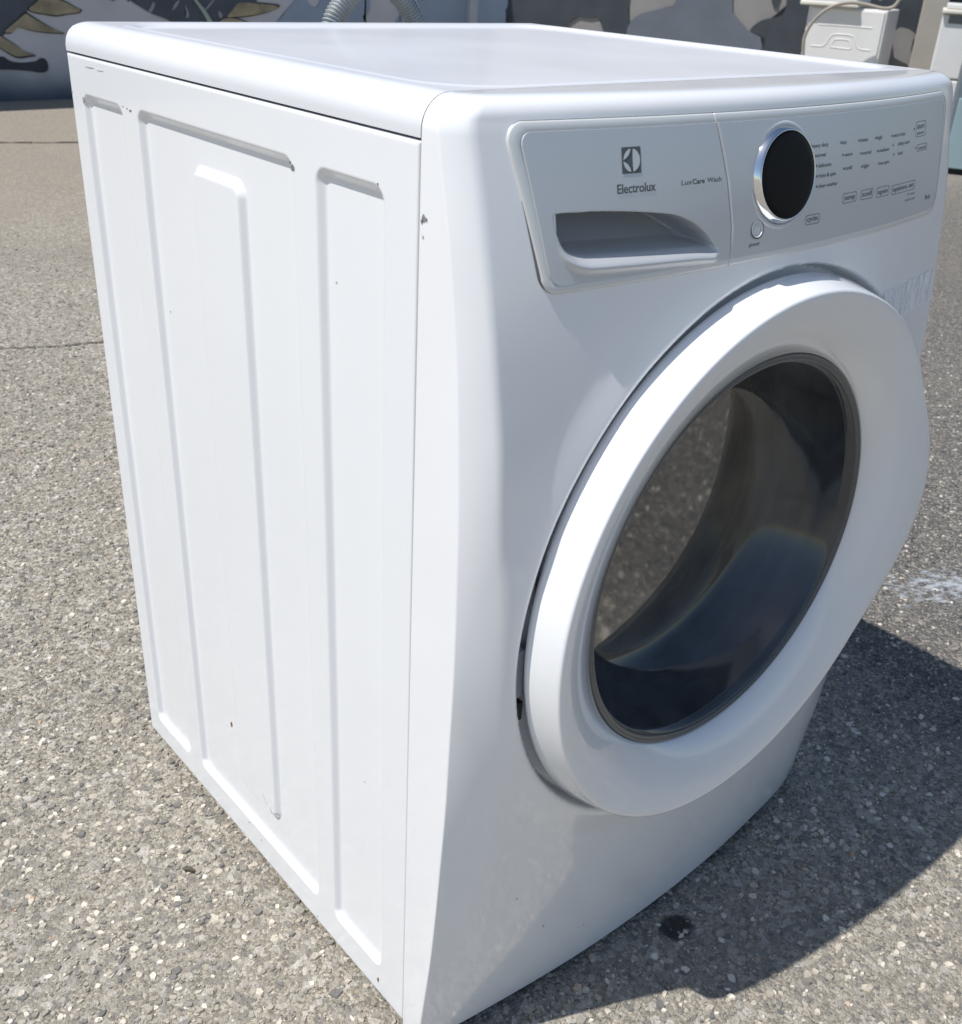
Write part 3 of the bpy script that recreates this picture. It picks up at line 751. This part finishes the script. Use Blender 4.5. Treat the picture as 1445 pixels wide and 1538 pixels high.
flat_on_front('emblem_shape', circ(97, 176)+qarc((-.97, .08), (-.10, .97), -.28)[1:-1], emb, M_EMB, .0031)
flat_on_front('emblem_shape', circ(184, 263)+qarc((-.10, -.97), (-.97, -.08), -.28)[1:-1], emb, M_EMB, .0031)
lettering('brand_lettering', 'Electrolux', -.2140, -.1768, .9025, drawer, h=.0066, mat=M_LOGO, bold=.012)
lettering('series_lettering', 'Lux', -.1499, -.1390, .9042, drawer, h=.0038)
lettering('series_lettering', 'Care', -.1383, -.1248, .9042, drawer, h=.0038, bold=.02, mat=M_LOGO)
lettering('series_lettering', 'Wash', -.1220, -.1060, .9042, drawer, h=.0038)
def dot(x, z): return flat_on_front('indicator_dot', [(x+.00085*math.cos(t), z+.0012*math.sin(t)) for t in np.linspace(0, 2*np.pi, 10)[:-1]], console, M_LOGO, .0029)
words = [('heavy duty', .0112, .0374, .9213), ('normal', .0172, .0336, .9135), ('delicates', .0226, .0432, .9050), ('rinse & spin', .0236, .0513, .8968), ('clean washer', .0241, .0553, .8884),
         ('hot', .0602, .0675, .9210), ('warm', .0645, .0780, .9108), ('cold', .0672, .0785, .8995), ('heavy', .0917, .1057, .9208), ('normal', .0965, .1126, .9098), ('light', .0999, .1106, .8985),
         ('high', .1236, .1331, .9206), ('medium', .1283, .1493, .9094), ('no spin', .1326, .1510, .8984), ('extra rinse', .1575, .1844, .9201), ('delay start', .1690, .1962, .9121), ('lock', .1706, .1811, .9037)]
for s, a, b, z in words: lettering('cycle_lettering', s, a, b, z, console, h=.0033, bold=.004)
for x, z in [(.0090, .9230), (.0150, .9148), (.0196, .9066), (.0211, .8982), (.0217, .8898), (.0580, .9225), (.0618, .9122), (.0648, .9010), (.0890, .9222), (.0940, .9112), (.0972, .9000), (.1212, .9220), (.1256, .9108), (.1296, .8998), (.1545, .9216), (.1582, .9135), (.1604, .9050), (.2062, .9240), (.2130, .9062)]: dot(x, z)
for s, a, b, z0, z1 in [('temp', .0668, .0915, .8710, .8797), ('soil', .0990, .1228, .8708, .8794), ('spin', .1300, .1558, .8696, .8786), ('options set', .1616, .2170, .8686, .8772), ('cycles', .0087, .0311, .8590, .8672)]:
    pill('button_outline', a, b, z0, z1, .0030, .00042, console)
    lettering('button_lettering', s, a+.0030, b-.0030, z0+.0027, console, h=.0046)
pill('button_outline', .2105, .2365, .9160, .9298, .0030, .00042, console)
lettering('button_lettering', 'start', .2135, .2330, .9233, console, h=.0048)
lettering('button_lettering', 'pause', .2150, .2320, .9182, console, h=.0030)
pill('button_outline', .2165, .2424, .9026, .9090, .0022, .00042, console)
lettering('button_lettering', 'cancel', .2195, .2396, .9041, console, h=.0032)
lettering('mark_lettering', 'he', .2490, .2620, .8545, console, h=.0052)
lettering('small_lettering', '3 sec', .2010, .2180, .8640, console, h=.0024)
lettering('small_lettering', 'hold to set', .1966, .2200, .8590, console, h=.0024)
lettering('power_lettering', 'power', -.0672, -.0537, .8500, console, h=.0034)

# knob and power button: turned parts tilted to the fascia
def turned(name, prof, mat, parent, x, z, tilt, n=96):
    o = lathe_y(name, prof, mat, parent, n=n)
    o.location = (x, float(fy(x, z, False))-.0026, z); o.rotation_euler = (tilt, 0, math.radians(-3)); return o
kx, kz, kt = -.0285, .9030, math.radians(-11)
knob = turned('knob', [(.0388, .003), (.0386, -.0010), (.0380, -.0022), (.0364, -.0052), (.0356, -.0062), (.0349, -.0064), (.0345, -.0060), (.0344, -.0045)], M_CHROME, W, kx, kz, kt)
lathe_y('display_disc', [(.0346, -.0030), (.0344, -.0055), (.0336, -.0062), (.029, -.0066), (.015, -.0069), (.0002, -.0070)], M_DISC, knob, n=96)
turned('knob_collar', [(.0430, .0025), (.0424, .0002), (.0411, -.0006), (.0392, -.0007), (.0388, .002)], M_SILVER, W, kx, kz, kt)
turned('power_button', [(.0072, .003), (.0072, -.0004), (.0066, -.0010), (.0062, -.0004), (.0058, .0006), (.003, -.0002), (.0002, -.0004)], M_BORDER, W, -.0588, .8634, math.radians(-13), 40)
turned('button_ring', [(.0080, .002), (.0080, -.0007), (.0075, -.0008), (.0075, .002)], M_INK, W, -.0588, .8634, math.radians(-13), 40)

# door ------------------------------------------------------------
def lobe(t):
    d = (t-math.radians(-3)+np.pi) % (2*np.pi)-np.pi
    return .034*np.where(np.abs(d) < math.radians(37), np.cos(d/math.radians(37)*np.pi/2)**2, 0)
ring = lathe_y('door_ring', [(.255, -.066), (.276, -.069, .3), (.2855, -.0785, .55), (.2872, -.0815, .6), (.2873, -.0845, .65), (.2803, -.1125, .95), (.2797, -.1145, 1), (.2787, -.1157, .98), (.2770, -.1162, .9),
        (.2735, -.1160, .6), (.2690, -.1150, .15), (.262, -.1130), (.254, -.1105), (.246, -.1073), (.238, -.1035), (.230, -.0990), (.2225, -.0940), (.2165, -.0890), (.2130, -.0850), (.2120, -.0825), (.2118, -.076)],
        M_DOOR, W, 0, DZ, 240, lobe)
ring.location.y = -.005
lathe_y('glass_rim', [(.2120, -.0805), (.2112, -.0838), (.2095, -.0848), (.2080, -.0838), (.2074, -.0825), (.2062, -.0838), (.2046, -.0838), (.2038, -.0815), (.2036, -.070)], M_RIM, ring, 0, DZ, 200)
lathe_y('door_glass', [(.2040, -.0815), (.2010, -.0800), (.1985, -.072), (.1940, -.055), (.1880, -.037), (.1800, -.018), (.1710, -.003), (.1620, .0055), (.1550, .0085)], M_GLASS, ring, 0, DZ, 200)
lathe_y('glass_end', [(.1550, .0085), (.149, .0094), (.125, .0122), (.10, .0145), (.075, .0163), (.05, .0176), (.025, .0183), (.0003, .0185)], M_GLASS2, ring, 0, DZ, 200)
lathe_y('glass_back', [(.152, .0132), (.149, .0136), (.125, .0164), (.10, .0187), (.075, .0205), (.05, .0218), (.025, .0225), (.0003, .0227)], M_GLASS2, ring, 0, DZ, 160)
lathe_y('gasket', [(.262, -.055), (.245, -.045), (.232, -.038), (.222, -.030), (.226, -.020), (.232, -.012), (.224, .000), (.212, .004), (.205, .012), (.208, .022), (.216, .030), (.210, .040), (.205, .048)], M_RUBBER, W, 0, DZ, 160)
lathe_y('drum_lip', [(.2065, .046), (.2030, .049), (.2030, .053), (.2075, .058)], M_DRUM, W, 0, DZ, 160)
lathe_y('drum', [(.2075, .058), (.24, .066), (.25, .09), (.25, .48), (.23, .50), (.0003, .505)], M_DRUM, W, 0, DZ, 120)
# hinge plates in the gap at the left
M_HINGE = plain('hinge_plastic', (.42, .43, .45), .5)
for zc, hh in ((.588, .026), (.505, .050)):
    bevel_box('hinge_plate', (.012, .012, hh), (-.2875+.010*abs(zc-.53)/.06, -.0705, zc), M_HINGE, W, bevel=.0015)
for zc in (.6135, .4640):
    bevel_box('hinge_slot', (.008, .010, .020), (-.2800, -.0720, zc), M_GAP, W, bevel=.001)

# wear: chips, scuffs, sticker residue ---------------------------------
def side_x(y, z): return -(HW-press(np.array([[y]]), np.array([[z]]))[0, 0])
def blob(y, z, a, b, mat, n=9, rot=0., name='paint_chip', off=.0004):
    P = []
    for t in np.linspace(0, 2*np.pi, n, endpoint=False):
        k = random.uniform(.55, 1.2); u, v = a*k*math.cos(t), b*k*math.sin(t)
        P.append((y+u*math.cos(rot)-v*math.sin(rot), z+u*math.sin(rot)+v*math.cos(rot)))
    V = [(side_x(y, z)-off, p_, q_) for p_, q_ in P]
    V2 = [(side_x(y, z)+.0008, p_, q_) for p_, q_ in P]
    return mesh_obj(name, V+V2, [tuple(range(n))]+[(i, n+i, n+(i+1) % n, (i+1) % n) for i in range(n)], mat, W, smooth=False)
for y, z, a, b, mt, rt in [(.166, .892, .0024, .0028, M_CHIP, .2), (.170, .896, .0016, .0014, M_CHIP, 0), (.589, .893, .0028, .0030, M_SCUFF, .6), (.470, .897, .0030, .0010, M_CHIP, -.15), (.478, .898, .0016, .0007, M_CHIP, -.15), (.488, .899, .002, .0008, M_SCUFF, 0),
                           (.049, .900, .0010, .0012, M_CHIP, 0), (.560, .928, .012, .0009, M_SCUFF, -.02), (.535, .9275, .008, .0006, M_SCUFF, 0), (.618, .8975, .0012, .0012, M_CHIP, 0),
                           (.371, .182, .0026, .0042, M_RUST, .5), (.0465, .038, .0016, .0050, M_RUST, .1), (.33, .052, .0012, .0010, M_CHIP, 0), (.30, .045, .0010, .0012, M_CHIP, 0), (.17, .025, .0014, .001, M_CHIP, 0), (.435, .70, .0012, .0016, M_SCUFF, 0),
                           (.115, .81, .0010, .0014, M_SCUFF, 0), (.08, .30, .0009, .0012, M_SCUFF, 0), (.27, .118, .006, .0012, M_SCUFF, .9), (.285, .128, .010, .0006, M_SCUFF, .85)]:
    blob(y, z, a, b, mt, rot=rt)
def shell_blob(x, z, a, b, mat, n=9, name='paint_chip', onside=False):
    P = [(a*random.uniform(.5, 1.2)*math.cos(t), b*random.uniform(.5, 1.2)*math.sin(t)) for t in np.linspace(0, 2*np.pi, n, endpoint=False)]
    if onside: V = [(-HW-.0004, x+u, z+v) for u, v in P]
    else: V = [(x+u, float(fy(x+u, z+v))-.0005, z+v) for u, v in P]
    return mesh_obj(name, V, [tuple(range(n))], mat, W, smooth=False)
shell_blob(-.0050, .8865, .0024, .0032, M_CHIP, onside=True); shell_blob(-.0032, .8835, .0016, .0018, M_CHIP, onside=True)
shell_blob(-.0048, .873, .0012, .0016, M_SCUFF, onside=True)
shell_blob(-.0085, .886, .0008, .0022, M_CHIP, onside=True)
for x, z, a, b in [(-.20, .12, .0014, .0010), (-.13, .07, .0010, .0012), (.02, .11, .001, .001), (-.25, .20, .001, .0012), (.10, .17, .0008, .001), (-.05, .05, .001, .001)]: shell_blob(x, z, a, b, M_CHIP)
# thin scratch on the front
sp = [(-.2735+.012*t, .728+.026*t) for t in np.linspace(0, 1, 8)]
mesh_obj('scratch', [(x, float(fy(x, z))-.0004, z) for x, z in sp]+[(x+.0005, float(fy(x+.0005, z))-.0004, z) for x, z in sp], [(i, i+1, 9+i, 8+i) for i in range(7)], plain('pale_scratch', (.85, .86, .87), .6), W)
# residue of a torn label, right of the door
M_RESID = mask_mat('label_residue', (.95, .95, .95), 30, .30, .56, rough=.6, stretch=(2.2, 1, .8), amax=.95)
gx = np.linspace(.17, .312, 30); gz = np.linspace(.742, .776, 8)
GX, GZ = np.meshgrid(gx, gz); GY = fy(GX, GZ)-.0006
np_mesh('label_residue', np.stack([GX, GY, GZ], -1).reshape(-1, 3), grid_faces(8, 30), M_RESID, W)

# corrugated hose looped up behind the machine --------------------------
M_HOSE = plain('grey_hose_plastic', (.30, .325, .33), .45, var=.06, vscale=30)
hp = catmull([(.06, .66, .10), (.035, .675, .40), (.022, .68, .70), (.022, .68, .90), (.032, .68, .955), (.052, .68, .986), (.076, .68, 1.004), (.104, .68, 1.011), (.133, .68, 1.003), (.157, .68, .983), (.175, .68, .952), (.183, .68, .90), (.185, .68, .70), (.19, .675, .35), (.21, .66, .04)], 60)
# resample evenly, ridges every 4.4 mm
sl_ = np.concatenate([[0], np.cumsum(np.linalg.norm(np.diff(hp, axis=0), axis=1))]); u_ = np.arange(0, sl_[-1], .0011)
hp = np.stack([np.interp(u_, sl_, hp[:, k]) for k in range(3)], -1)
hose = tube('drain_hose', hp, .014, M_HOSE, seg=20, radii=.0126+.0018*np.clip(np.sin(u_*2*np.pi/.0046)*1.4, -1, 1))
tag(hose, 'grey corrugated drain hose looped up behind the big washer', 'hose')

# ------------------------------------------------------------------ appliances by the wall
M_BGW = plain('aged_white_enamel', (.72, .72, .70), .4, var=.03, vscale=6)
M_BGC = plain('cream_enamel', (.74, .71, .62), .45, var=.04, vscale=6)
M_BGS = plain('shade_band_and_window_grey', (.16, .17, .18), .6)
M_BEIGE = plain('beige_hose_rubber', (.34, .31, .26), .6, var=.06)
az = math.radians(-69)
bw = tag(empty('small_washer', (6.94, 4.20, 0), az), 'small white washer standing against the camouflage wall', 'washing machine')
bevel_box('body', (.585, .52, .81), (0, .26, .425), M_BGW, bw, bevel=.012, seg=3)
bevel_box('front_panel', (.545, .012, .78), (0, -.004, .425), M_BGW, bw, bevel=.005, seg=3)
bevel_box('toe_gap', (.52, .4, .03), (0, .25, .014), M_FOOT, bw, bevel=.0)
def rib(pts, name='pressed_rib', r_=.006):
    P = catmull([(x, -.0072, z) for x, z in pts], 8); return tube(name, P, r_, M_BGW, bw, seg=10)
rib([(-.20, .705), (0, .707), (.20, .705)])
rib([(-.22, .555), (-.15, .555), (-.115, .575), (-.09, .625), (-.055, .645), (.055, .645), (.09, .625), (.115, .575), (.15, .555), (.22, .555)])
rib([(-.075, .555), (-.06, .60), (-.035, .612), (.035, .612), (.06, .60), (.075, .555), (0, .552), (-.075, .555)], r_=.006)
cov = tag(empty('loose_panel', (6.94, 4.20, 0), az), 'loose white appliance panel lying on top of the small washer', 'panel')
bevel_box('sheet', (.42, .50, .36), (-.135, .19, 1.012), M_BGW, cov, bevel=.02, seg=3)
bevel_box('rim', (.43, .51, .03), (-.135, .19, .848), M_BGC, cov, bevel=.008)
hz = tube('beige_hose', catmull([(6.62, 4.36, .02), (6.63, 4.35, .25), (6.645, 4.325, .46), (6.64, 4.335, .62), (6.66, 4.29, .74), (6.70, 4.20, .83), (6.77, 4.10, .868), (6.84, 4.00, .862), (6.89, 3.90, .845), (6.925, 3.85, .850), (6.945, 3.82, .88), (6.96, 3.80, .95), (6.98, 3.82, 1.0), (7.05, 3.95, .95), (7.1, 4.05, .90)], 10), .0125, M_BEIGE)
tag(hz, 'beige hose looped over the front of the small washer', 'hose')

az2 = math.radians(-62)
cw = tag(empty('white_cooker', (6.83, 3.06, 0), az2), 'white cooker with cream top right of the tan post', 'cooker')
bevel_box('body', (.60, .50, .40), (.02, .25, .235), M_BGW, cw, bevel=.01)
bevel_box('upper_body', (.585, .49, .40), (.0, .25, .645), M_BGW, cw, bevel=.01)
bevel_box('top', (.60, .54, .028), (0, .24, .862), M_BGC, cw, bevel=.008)
bevel_box('lid', (.575, .50, .032), (.01, .25, .894), M_BGW, cw, bevel=.008)
bevel_box('painted_shade_band', (.54, .012, .05), (.02, .004, .815), M_BGS, cw, bevel=.004)  # dark strip painting the band of shade under the top
bevel_box('door_window', (.36, .012, .26), (.12, .003, .62), M_BGS, cw, bevel=.004)
bevel_box('toe_gap', (.5, .4, .04), (0, .28, .02), M_FOOT, cw, bevel=0)

M_SHADE_WHITE = plain('shade_tinted_white_enamel', (.28, .38, .41), .35, var=.04, vscale=6)  # white enamel with blue sky shade put into its colour
M_BLUEF = plain('blue_grey_frame', (.15, .185, .215), .4, var=.05, vscale=6)
M_BGLASS = plain('black_oven_glass', (.015, .017, .022), .12, coat=.3)
cb = tag(empty('shade_tinted_oven', (5.83, 2.33, 0), math.radians(-62)), 'white oven with blue shade in its colour and black window at the right edge, before the white cooker', 'oven')
bevel_box('body', (.60, .50, .74), (0, .27, .41), M_BLUEF, cb, bevel=.008)
bevel_box('lower_door', (.56, .02, .40), (.0, .012, .235), M_SHADE_WHITE, cb, bevel=.006)
bevel_box('window', (.42, .016, .20), (.015, .008, .575), M_BGLASS, cb, bevel=.006)
bevel_box('window', (.42, .016, .055), (.015, .008, .72), M_BGLASS, cb, bevel=.006)
hd = bevel_box('handle', (.46, .022, .028), (.02, -.035, .470), M_BLUEF, cb, bevel=.008)
for q in (-.18, .2): bevel_box('handle_bracket', (.02, .04, .02), (q, -.012, .470), M_GAP, cb, bevel=.002)
bevel_box('toe_gap', (.54, .46, .036), (0, .27, .018), M_FOOT, cb, bevel=0)
